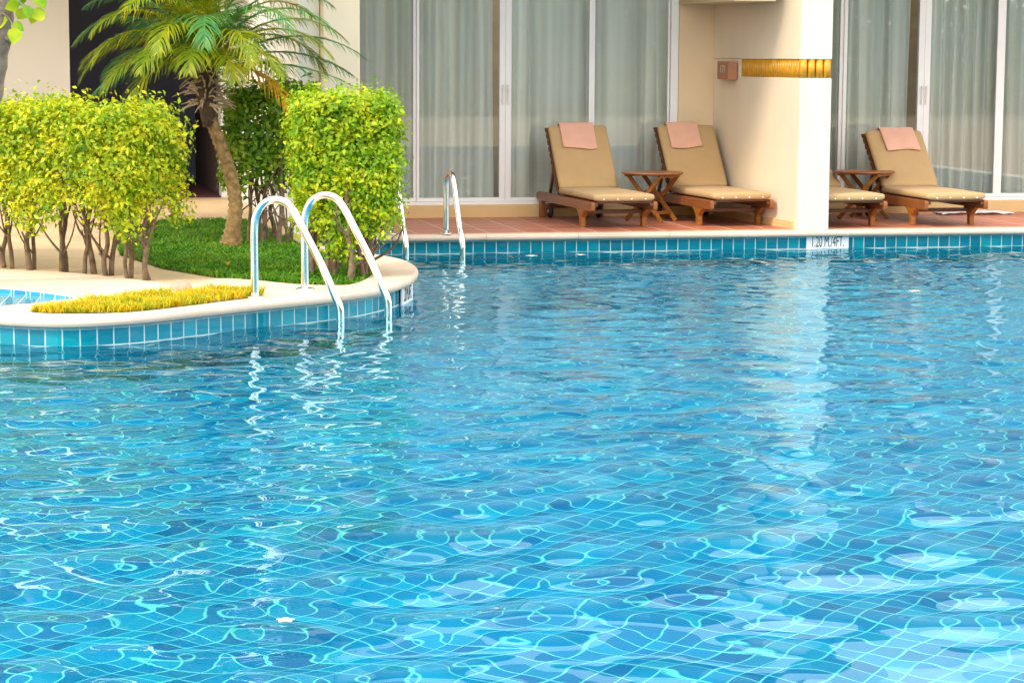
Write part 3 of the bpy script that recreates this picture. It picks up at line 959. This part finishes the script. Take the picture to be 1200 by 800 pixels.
def broad_leaves(pts, size, seed):
    rg = np.random.default_rng(seed)
    V, Q = [], []
    prof = [(0, 0), (.10, .22), (.30, .40), (.52, .42), (.74, .30), (.90, .13), (1, 0)]
    for p in pts:
        T = Vector((rg.uniform(-1, 1), rg.uniform(-.5, .3), rg.uniform(-.9, .1))).normalized()
        N = Vector((rg.normal(0, .35), -1, rg.normal(.25, .3))); N = (N - T * N.dot(T)).normalized()
        B = N.cross(T); s = size * rg.uniform(.7, 1.25)
        b = len(V)
        for u, hw in prof:
            c_ = Vector(p) + T * (u * s) - N * (.18 * s * u * u)
            V += [tuple(c_ - B * hw * s + N * hw * s * .25), tuple(c_), tuple(c_ + B * hw * s + N * hw * s * .25)]
        for i in range(len(prof) - 1):
            for j in range(2): Q.append((b + i * 3 + j, b + i * 3 + j + 1, b + i * 3 + j + 4, b + i * 3 + j + 3))
    return np.array(V), np.array(Q)

def hedge_points(axis0, axis1, halfw, z0, z1, n, seed, sprig=.06, ragged=.25, holes=.35):
    """points in a clipped block round a line, denser at the skin, ragged at the bottom; returns point, outward normal"""
    rg = np.random.default_rng(seed)
    a, b = np.array(axis0, float), np.array(axis1, float)
    L = np.linalg.norm(b - a); t = (b - a) / L; s_ = np.array([-t[1], t[0]])
    # sprigs: small clusters so that it reads as leafy twigs
    m = n // 7
    u = rg.uniform(-.5, .5, m); v = rg.uniform(-.5, .5, m); w_ = rg.uniform(0, 1, m)
    # push most of them to the skin
    k = rg.random(m)
    face = rg.integers(0, 5, m)
    sk = rg.random(m) < .72
    v = np.where(sk & (face == 0), -.5, v); v = np.where(sk & (face == 1), -.5, v); v = np.where(sk & (face == 2), .5, v)
    w_ = np.where(sk & (face == 3), 1.0, w_)
    u = np.where(sk & (face == 4), np.sign(u) * .5, u)
    nx = np.where(np.abs(v) >= .45, np.sign(v), 0); nu = np.where(np.abs(u) >= .45, np.sign(u), 0); nz_ = np.where(w_ > .93, 1.0, 0)
    # rounded corners
    cr = 1 - .07 * (np.abs(u * 2) ** 5) * (np.abs(v * 2) ** 5) - .08 * (w_ ** 9)
    P = np.stack([a[0] + t[0] * L * (u * cr + .5) + s_[0] * v * 2 * halfw * cr, a[1] + t[1] * L * (u * cr + .5) + s_[1] * v * 2 * halfw * cr, z0 + (z1 - z0) * w_], 1)
    # lumpy skin
    ph = rg.uniform(0, 6, 6)
    lump = .030 * (np.sin(9 * P[:, 0] + ph[0]) * np.sin(8 * P[:, 2] + ph[1]) + np.sin(15 * P[:, 1] + ph[2]) * np.sin(13 * P[:, 2] + ph[3]) * .7)
    NN = np.stack([s_[0] * nx + t[0] * nu, s_[1] * nx + t[1] * nu, nz_], 1)
    P = P + NN * lump[:, None] * .9
    shoot = (rg.random(m) < .06) & (np.abs(NN).sum(1) > .1)
    P = P + np.where(shoot[:, None], (NN * .7 + np.array([0, 0, .5])) * rg.uniform(.02, .10, m)[:, None], 0)
    # fewer and fewer towards the bare stems
    ht = (P[:, 2] - z0) / (z1 - z0)
    edge = ragged * (.7 + .5 * np.sin(11 * P[:, 0] + ph[4]) + .35 * np.sin(23 * P[:, 0] - 7 * P[:, 1] + ph[5]))
    keep = rg.random(m) < np.clip((ht - edge * .35) / np.maximum(edge, .05), .0, 1) ** .8
    gap = np.sin(7 * P[:, 0] + 5 * P[:, 2] + ph[1]) * np.sin(9 * P[:, 2] - 6 * P[:, 1] + ph[2])
    keep &= (gap > -.86 + holes * .5 * (1 - ht)) | (rg.random(m) < .4)
    P, NN = P[keep], NN[keep]
    out_p, out_n = [], []
    for i in range(7):
        out_p.append(P + rg.normal(0, sprig * .55, P.shape)); out_n.append(NN)
    return np.concatenate(out_p), np.concatenate(out_n)

def stem(mb, x, y, z0, z1, r_, rg, lean=.05, fork=True):
    p = [(x, y, z0)]
    dx, dy = rg.normal(0, lean), rg.normal(0, lean)
    k = 6
    for i in range(1, k + 1):
        f = i / k
        p.append((x + dx * f + rg.normal(0, .012), y + dy * f + rg.normal(0, .012), z0 + (z1 - z0) * f))
    mb.tube(catmull(p, 3), [r_ * (1.15 - .6 * i / (k * 3)) for i in range(k * 3 + 1)], 8)
    if fork:
        for q in range(3):
            i = rg.integers(1, 4)
            b = p[i]
            e = (b[0] + rg.normal(0, .13), b[1] + rg.normal(0, .10), min(b[2] + rg.uniform(.18, .36), z1 + .1))
            mid = ((b[0] + e[0]) / 2 + rg.normal(0, .02), (b[1] + e[1]) / 2, (b[2] + e[2]) / 2 - .02)
            mb.tube(catmull([b, mid, e], 4), [r_ * .55 * (1 - .6 * j / 8) for j in range(9)], 6)

def hedge(name, label, cat, ax0, ax1, halfw, z0, z1, n, mat, stems, lsize, seed, srad=.018, **kw):
    c = ((ax0[0] + ax1[0]) / 2, (ax0[1] + ax1[1]) / 2, DECK - .02)
    o = thing(name, label, cat, c)
    P, N_ = hedge_points(ax0, ax1, halfw, z0, z1, n, seed, **kw)
    V, Q = leaves(P - np.array(c), N_, lsize, seed=seed)
    np_mesh('foliage', V, Q, mat, o)
    rg = np.random.default_rng(seed + 50)
    for (x, y) in stems:
        mb = MB()
        stem(mb, x - c[0], y - c[1] + .07, -.01, z0 - c[2] + .45 * (z1 - z0), srad * rg.uniform(.75, 1.25), rg)
        mb.build('stem', M['bark'], o, smooth=True)
    return o
hl = [(-.55, 16.75), (-.42, 16.7), (-.25, 16.5), (-.10, 16.44), (-.004, 16.36), (.05, 16.28), (.169, 16.14), (.20, 16.2), (.379, 15.91), (.41, 15.97), (.535, 15.76), (.60, 15.80), (.672, 15.62), (.71, 15.66), (.804, 15.41), (.83, 15.46), (.92, 15.27), (.945, 15.31)]
hedge('hedge', 'long clipped yellow green hedge on bare stems behind the small tiled spa', 'hedge', (1.02, 15.31), (-.95, 17.25), .30, .46, 1.26, 62000, M['yellow_leaf'], hl, .037, 21, .016, sprig=.075, ragged=.34)
hr = [(2.10, 15.02), (2.184, 15.13), (2.236, 14.90), (2.26, 15.0), (2.40, 15.22), (2.458, 15.40), (2.37, 15.1), (2.05, 15.35), (2.2, 15.5), (2.45, 15.6), (2.3, 15.72)]
hedge('hedge', 'boxy clipped lime green hedge on the island behind the near pool ladder', 'hedge', (1.96, 15.38), (2.58, 15.32),   .30, .34, 1.31, 48000, M['lime_leaf'], hr, .036, 31, .018, sprig=.07, ragged=.36)
hb = [(1.9, 18.0), (1.98, 17.85), (2.06, 18.1), (2.12, 17.8), (2.2, 17.95), (2.26, 18.2), (1.84, 18.2), (2.02, 18.35), (2.15, 18.4)]
hedge('hedge', 'dark green unclipped shrubs behind the curved palm trunk', 'shrub', (1.74, 18.2), (2.50, 18.15), .28, .56, 1.36, 11000, M['shrub_leaf'], hb, .05, 41, .017, holes=.7)

# ------------------------------------------------------------------ palm
palm = thing('palm_tree', 'small feathery palm with a curved rough trunk between the two clipped hedges', 'palm tree', (1.727, 17.81, .15))
def palm_build():
    rg = np.random.default_rng(5)
    O_ = Vector((1.727, 17.81, .15))
    ctr = [(1.727, 17.81, .13), (1.745, 17.8, .28), (1.769, 17.8, .49), (1.745, 17.8, .67), (1.693, 17.8, .857), (1.63, 17.8, 1.03), (1.577, 17.8, 1.188), (1.55, 17.8, 1.36), (1.54, 17.8, 1.52)]
    pts = catmull([tuple(Vector(p) - O_) for p in ctr], 8)
    rad = []
    for i in range(len(pts)):
        f = i / (len(pts) - 1)
        rad.append((.085 * math.exp(-f * 14) + .055 - .008 * f) * (1 + .09 * (-1) ** i))
    MB().tube(pts, rad, 14).build('trunk', M['palm_trunk'], palm, smooth=True)
    # fibrous head and dead leaf bases
    top = Vector((1.545, 17.8, 1.42)) - O_
    fb = MB()
    fb.tube([top + Vector((.03, 0, -.32)), top + Vector((.015, 0, -.18)), top + Vector((.0, 0, -.04)), top + Vector((0, 0, .10)), top + Vector((0, 0, .22))], [.052, .068, .082, .085, .05], 12)
    fb.build('fibre_head', M['palm_fibre'], palm, smooth=True)
    st = MB()
    for i in range(95):
        az = rg.uniform(0, 6.283); el = rg.uniform(-40, 50)
        L = rg.uniform(.08, .20); z = rg.uniform(-.16, .14)
        dr = Vector((math.cos(az) * math.cos(R(el)), math.sin(az) * math.cos(R(el)), math.sin(R(el))))
        a = top + Vector((math.cos(az) * .06, math.sin(az) * .06, z)); b = a + dr * L * .6; c_ = b + (dr + Vector((0, 0, -.35))).normalized() * L * .45
        st.tube([a, b, c_], [.009, .007, .003], 5)
    st.build('dead_leaf_bases', M['dead_frond'], palm)
    crown = top + Vector((0, 0, .17))
    def frond(az, el, L, droop, mat, nl=52, ll=.31, hang=.62, twist=0.0, wl0=.0054):
        """az: 0 = picture right (+x), 90 = away; el: start angle; droop: bend over the length in degrees"""
        n = 22
        p = Vector(crown) + Vector((math.cos(R(az)) * .05, math.sin(R(az)) * .05, rg.uniform(-.04, .06)))
        pts_, tg = [p.copy()], []
        for i in range(n):
            f = (i + .5) / n
            e = R(el - droop * (f ** 1.35))
            dr = Vector((math.cos(R(az + twist * f)) * math.cos(e), math.sin(R(az + twist * f)) * math.cos(e), math.sin(e)))
            p = p + dr * (L / n); pts_.append(p.copy()); tg.append(dr)
        mb = MB()
        mb.tube(pts_, [.011 * (1 - .85 * i / n) + .001 for i in range(n + 1)], 6)
        for j in range(nl):
            f = .14 + .86 * j / (nl - 1)
            q = f * n; i = min(int(q), n - 1); k = q - i
            b = pts_[i].lerp(pts_[i + 1], k); t_ = tg[i]
            side0 = t_.cross(Vector((0, 0, 1))).normalized()
            up = side0.cross(t_)
            ln = ll * (math.sin(math.pi * min(1, .22 + .80 * f)) ** .7 * .8 + .22) * rg.uniform(.78, 1.15)
            for sg in (-1, 1):
                if rg.random() < .06: continue
                ang = R(58 - 22 * f + rg.normal(0, 8))
                dr = (t_ * math.cos(ang) + side0 * sg * math.sin(ang) + up * rg.uniform(.05, .22)).normalized()
                wl = wl0 * rg.uniform(.8, 1.15)
                nrm = dr.cross(t_ if abs(dr.dot(t_)) < .98 else up).normalized()
                wv = dr.cross(nrm).normalized()
                a0 = b; prev = None
                seg = []
                pp = b.copy(); dd = dr.copy()
                for s in range(4):
                    seg.append((pp.copy(), wl * (1, 1.0, .75, .12)[s] * (.7 if s == 0 else 1)))
                    dd = (dd + Vector((0, 0, -1)) * (hang * .32 * (s + .6))).normalized()
                    pp = pp + dd * (ln / 3)
                vs = []
                for (c_, hw) in seg: vs += [c_ - wv * hw, c_ + wv * hw]
                mb.add(vs, [(0, 1, 3, 2), (2, 3, 5, 4), (4, 5, 7, 6)])
        return mb.build('frond', mat, palm)
    G, Y_, Lm = M['frond'], M['frond_yellow'], M['frond_lime']
    # right side
    frond(8, 50, 1.25, 95, Lm); frond(-4, 34, 1.28, 72, G, hang=.6); frond(14, 18, 1.22, 52, G, hang=.6); frond(-12, 8, 1.15, 38, G, hang=.55)
    frond(30, 62, 1.2, 100, Lm); frond(-25, 58, 1.2, 110, G); frond(5, 70, 1.25, 110, G)
    frond(-38, 2, .95, 78, Y_, nl=46, ll=.26, hang=.65, wl0=.0075)
    # left side
    frond(172, 28, 1.05, 95, Lm, hang=.45); frond(186, 48, 1.0, 120, Lm); frond(200, 62, 1.1, 120, Lm); frond(165, 55, 1.15, 110, G)
    frond(178, 8, .95, 62, G); frond(155, 70, 1.2, 105, G); frond(195, 20, .9, 90, Lm)
    # towards and away from the viewer
    frond(265, 60, 1.0, 130, G); frond(290, 52, .95, 130, Lm); frond(240, 52, .95, 120, Lm); frond(310, 66, 1.1, 125, G); frond(225, 70, 1.1, 110, Lm)
    frond(90, 55, 1.1, 110, G); frond(60, 45, 1.15, 95, G); frond(120, 50, 1.1, 100, G); frond(75, 75, 1.1, 90, G); frond(140, 25, 1.0, 80, G); frond(45, 18, 1.0, 60, Lm)
    frond(250, 82, 1.0, 90, Lm); frond(330, 80, 1.1, 105, G)
    for az, el, L in ((255, 35, .75), (285, 30, .7), (225, 38, .8), (310, 38, .85), (200, 5, .8), (340, 42, 1.1), (20, 35, 1.15), (168, 40, 1.05)): frond(az, el, L, 100, Lm)
    for i in range(10):
        az = rg.uniform(0, 360); frond(az, rg.uniform(72, 86), rg.uniform(.5, .8), 60, Lm, nl=26, ll=.18)
palm_build()

# a belt of garden trees across the pool behind the viewer: what the glass doors mirror
def belt():
    rg = np.random.default_rng(77)
    C = np.stack([rg.uniform(-14, 46, 1500), rg.uniform(-22, -15, 1500), rg.uniform(.05, 1, 1500) ** 1.1 * 5.2], 1)
    P = np.concatenate([c_ + rg.normal(0, .5, (60, 3)) for c_ in C])
    P[:, 2] = np.maximum(P[:, 2], .3)
    V, Q = leaves(P, np.tile(np.array([[0, 1., .3]]), (len(P), 1)), .30, .6, .4, .7, 78)
    o = np_mesh('tree_belt', V, Q, M['dark_leaf'])
    tag(o, 'dark green belt of garden trees mirrored in the glass doors', 'trees', kind='stuff')
belt()

# ------------------------------------------------------------------ leaning tree at the left edge
tree = thing('tree', 'grey leaning tree trunk with large lime leaves at the upper left edge', 'tree', (-.42, 15.2, .15))
def tree_build():
    rg = np.random.default_rng(9)
    O_ = Vector((-.42, 15.2, .15))
    path = [(-.42, 15.2, .10), (-.36, 15.1, .5), (-.22, 14.9, .95), (-.085, 14.75, 1.35), (-.03, 14.7, 1.62), (.01, 14.65, 1.85), (.03, 14.7, 2.1), (.02, 15.3, 2.7), (.1, 16.4, 3.3)]
    pts = catmull([tuple(Vector(p) - O_) for p in path], 6)
    MB().tube(pts, [(.092 - .03 * i / len(pts)) * (1 + .06 * math.sin(i * 1.7)) for i in range(len(pts))], 12).build('trunk', M['bark_grey'], tree, smooth=True)
    MB().tube([Vector((.05, 14.63, 1.74)) - O_, Vector((.085, 14.62, 1.79)) - O_, Vector((.10, 14.62, 1.80)) - O_], [.045, .03, .012], 8).build('knot', M['bark_grey'], tree, smooth=True)
    # twigs and big leaves close to the trunk, crown above
    tw = MB()
    tips = []
    for a, b in (((.0, 14.6, 1.95), (.28, 14.5, 1.88)), ((.0, 14.6, 2.0), (.16, 14.45, 1.93)), ((-.01, 14.6, 1.9), (.10, 14.5, 1.79)), ((.0, 14.6, 2.05), (.22, 14.5, 2.0)), ((.0, 14.6, 1.98), (-.1, 14.4, 1.96))):
        a, b = Vector(a) - O_, Vector(b) - O_
        m_ = (a + b) / 2 + Vector((0, 0, .04))
        tw.tube(catmull([a, m_, b], 4), .005, 5)
        for k in (.55, .75, 1.0): tips.append(a.lerp(b, k) + Vector((0, 0, .02)))
    tw.build('twigs', M['bark_grey'], tree)
    P = np.array([tuple(p) for p in tips]); N_ = np.tile(np.array([[0, -.8, .5]]), (len(P), 1))
    V1, Q1 = broad_leaves(P, .10, 8)
    V1 = V1
    # unseen crown, lowered and widened to cover bright reflections in the water
    C = rg.normal(0, 1, (170, 3)); C /= np.linalg.norm(C, axis=1, keepdims=True)
    C = C * (rg.random((170, 1)) ** .4) * np.array([[2.7, 2.2, .85]]) + np.array([[.6, 18.4, 3.5]]) - np.array([tuple(O_)])
    PP = np.concatenate([c_ + rg.normal(0, .20, (60, 3)) for c_ in C])
    V2, Q2 = leaves(PP, np.tile(np.array([[0, 0, 1.]]), (len(PP), 1)), .12, .7, .8, .6, 4)
    np_mesh('crown', np.concatenate([V1, V2]), np.concatenate([Q1, Q2 + len(V1)]), M['lime_leaf'], tree)
tree_build()

# ------------------------------------------------------------------ grass
def in_poly(P, poly):
    x, y = P[:, 0], P[:, 1]
    c = np.zeros(len(P), bool)
    j = len(poly) - 1
    for i in range(len(poly)):
        xi, yi = poly[i]; xj, yj = poly[j]
        cond = ((yi > y) != (yj > y)) & (x < (xj - xi) * (y - yi) / (yj - yi + 1e-12) + xi)
        c ^= cond; j = i
    return c
def grass(name, poly, n, h, wd, z, mat, label, seed, bend=.5, patchy=0):
    rg = np.random.default_rng(seed)
    A = np.array(poly); lo, hi = A.min(0), A.max(0)
    P = rg.uniform(lo, hi, (n * 4, 2)); P = P[in_poly(P, poly)][:n]
    if patchy:
        k = np.sin(9 * P[:, 0] + 4 * P[:, 1] + 1) * np.sin(12 * P[:, 1] - 5 * P[:, 0]) + .5 * np.sin(31 * P[:, 0]) * np.sin(27 * P[:, 1])
        P = P[k + rg.normal(0, .35, len(P)) > -patchy]
    n = len(P)
    cl = .6 + .4 * np.sin(17 * P[:, 0] + 5 * P[:, 1]) * np.sin(13 * P[:, 1] - 4 * P[:, 0])
    hh = h * rg.uniform(.5, 1.25, n) * (.6 + .5 * cl)
    az = rg.uniform(0, 6.283, n); b = rg.uniform(.1, bend, n) * 1.8
    wz = rg.uniform(0, 6.283, n)
    W = np.stack([np.cos(wz), np.sin(wz), 0 * wz], 1) * (wd / 2)
    D = np.stack([np.cos(az), np.sin(az), 0 * az], 1)
    p0 = np.stack([P[:, 0], P[:, 1], np.full(n, z)], 1)
    p1 = p0 + D * (b * hh * .35)[:, None] + np.array([0, 0, 1]) * (hh * .6)[:, None]
    p2 = p0 + D * (b * hh)[:, None] + np.array([0, 0, 1]) * (hh * (1 - .25 * b))[:, None]
    V = np.stack([p0 - W, p0 + W, p1 + W * .8, p1 - W * .8, p2 + W * .1, p2 - W * .1], 1).reshape(-1, 3)
    base = np.arange(n)[:, None] * 6
    Q = np.concatenate([base + np.array([[0, 1, 2, 3]]), base + np.array([[3, 2, 4, 5]])], 0)
    o = np_mesh(name, V, Q, mat)
    return tag(o, label, 'grass', kind='stuff')
lawn = [(.95, 19.4), (.86, 18.36), (.85, 17.3), (1.085, 16.15), (1.385, 15.47), (1.63, 15.08), (1.87, 14.76), (2.16, 14.66), (2.27, 14.80), (2.38, 15.10), (2.53, 15.72), (2.56, 16.3), (2.42, 16.9), (2.27, 17.6), (2.24, 18.5), (2.2, 20.0), (2.10, 20.7), (1.4, 20.7), (1.2, 20.2)]
grass('lawn_grass', lawn, 42000, .055, .011, .150, M['grass'], 'deep green lawn grass round the foot of the palm', 61, .7, .75)
mb = MB().add([(p[0], p[1], .154) for p in lawn], [tuple(t_) for t_ in tessellate_polygon([[Vector((p[0], p[1], 0)) for p in lawn]])])
mb.build('lawn_soil', M['soil'])["kind"] = "structure"
strip = [(.14, 13.40), (.25, 13.30), (.50, 13.25), (.72, 13.30), (.95, 13.47), (1.27, 13.76), (1.53, 14.02), (1.57, 14.28), (1.40, 14.33), (1.227, 14.30), (1.0, 14.2), (.737, 14.05), (.52, 13.85), (.363, 13.66), (.22, 13.55)]
strip = catmull(strip, 3, True)
grass('edging_grass', strip, 12000, .066, .006, .170, M['grass_yellow'], 'dry yellow tufted grass growing in a strip along the island coping', 62, .8, .35)
mb = MB().add([(p[0], p[1], .174) for p in strip], [tuple(t_) for t_ in tessellate_polygon([[Vector((p[0], p[1], 0)) for p in strip]])])
mb.build('edging_soil', M['soil'])["kind"] = "structure"

# ------------------------------------------------------------------ small things
def rock():
    bm = bmesh.new(); bmesh.ops.create_icosphere(bm, subdivisions=3, radius=1)
    rg = random.Random(4)
    for v in bm.verts:
        f = 1 + .06 * math.sin(5 * v.co.x + 2) * math.sin(4 * v.co.y) + .03 * math.sin(9 * v.co.z)
        v.co = Vector((v.co.x * .075 * f, v.co.y * .06 * f, max(v.co.z, -.3) * .055 * f))
    me = bpy.data.meshes.new('stone'); bm.to_mesh(me); bm.free()
    me.polygons.foreach_set("use_smooth", [True] * len(me.polygons)); me.materials.append(M['rock'])
    o = bpy.data.objects.new('stone', me); link(o); o.location = (1.085, 14.47, .18)
    tag(o, 'rounded brown stone half hidden behind the dry yellow grass', 'stone')
rock()

def flower(label, x, y, s, seed):
    o = thing('floating_flower', label, 'flower', (x, y, .012), group='flowers floating on the pool')
    rg = random.Random(seed)
    o.rotation_euler = (0, 0, rg.uniform(0, 6))
    pm = MB()
    for k in range(5):
        a = 2 * math.pi * k / 5
        ring = []
        for (rr_, ww, zz) in ((.1, .06, 0), (.4, .30, .10), (.75, .34, .16), (1.0, .12, .12)):
            for sg in (-1, 0, 1):
                ring.append(Vector((rr_ * s, sg * ww * s, zz * s + (0.03 * s if sg else 0))))
        Mz = Matrix.Rotation(a, 4, 'Z')
        pm.add([Mz @ v for v in ring], [(i * 3 + j, i * 3 + j + 1, i * 3 + j + 4, i * 3 + j + 3) for i in range(3) for j in range(2)])
    pm.build('petals', M['petal'], o, smooth=True)
    MB().lathe([(.16 * s, .0), (.14 * s, .05 * s), (.05 * s, .10 * s)], 10).build('heart', M['petal_heart'], o, smooth=True)
flower('white flower floating close to the wall tiles in front of the left lounger', 4.25, 18.25, .05, 1)
flower('white flower floating by the wall tiles under the left lounger, right of another flower', 4.68, 18.30, .045, 2)
flower('white flower floating alone right of the long pale reflection of the wall', 6.30, 15.05, .045, 3)
flower('white flower with yellow heart floating in the near left water', .78, 6.50, .028, 4)

def fallen(label, x, y, z, s, a, mat='fallen'):
    V, Q = leaves(np.array([[0, 0, 0.0]]), np.array([[0, 0, 4.]]), s, .5, 0, .1, int(a))
    o = np_mesh('fallen_leaf', V, Q, M[mat]); o.location = (x, y, z + .008); o.rotation_euler = (0, 0, R(a))
    tag(o, label, 'leaf', 'fallen leaves')
fallen('dry brown leaf lying on the sandy path before the dark corridor', 1.86, 23.4, .152, .14, 20)
fallen('small dry leaf on the sandy path left of another near the corridor carpet', 1.35, 23.3, .152, .12, 80)
fallen('brown leaf on the sandy path at the lawn edge behind the hedge stems', .72, 17.3, .152, .09, 140)
fallen('yellowed leaf lying in the green lawn before the palm', 1.52, 16.0, .20, .10, 200, 'frond_yellow')
fallen('dark leaf floating beside a white flower near the far ladder', 4.05, 18.3, .006, .07, 33)
fallen('small leaf on the terracotta floor near the far ladder post', 3.26, 18.95, .170, .05, 50)

# ------------------------------------------------------------------ render settings
S.render.engine = 'CYCLES'
c = S.cycles
c.max_bounces = 14; c.diffuse_bounces = 4; c.glossy_bounces = 5; c.transmission_bounces = 8; c.transparent_max_bounces = 12
c.caustics_reflective = False; c.caustics_refractive = True; c.blur_glossy = .6
c.sample_clamp_indirect = 8
c.use_denoising = True
try: c.denoiser = 'OPENIMAGEDENOISE'
except Exception: pass
v = S.view_settings
v.view_transform = 'Standard'; v.look = 'None'; v.gamma = 1.0; v.use_curve_mapping = False
v.exposure = 0.97
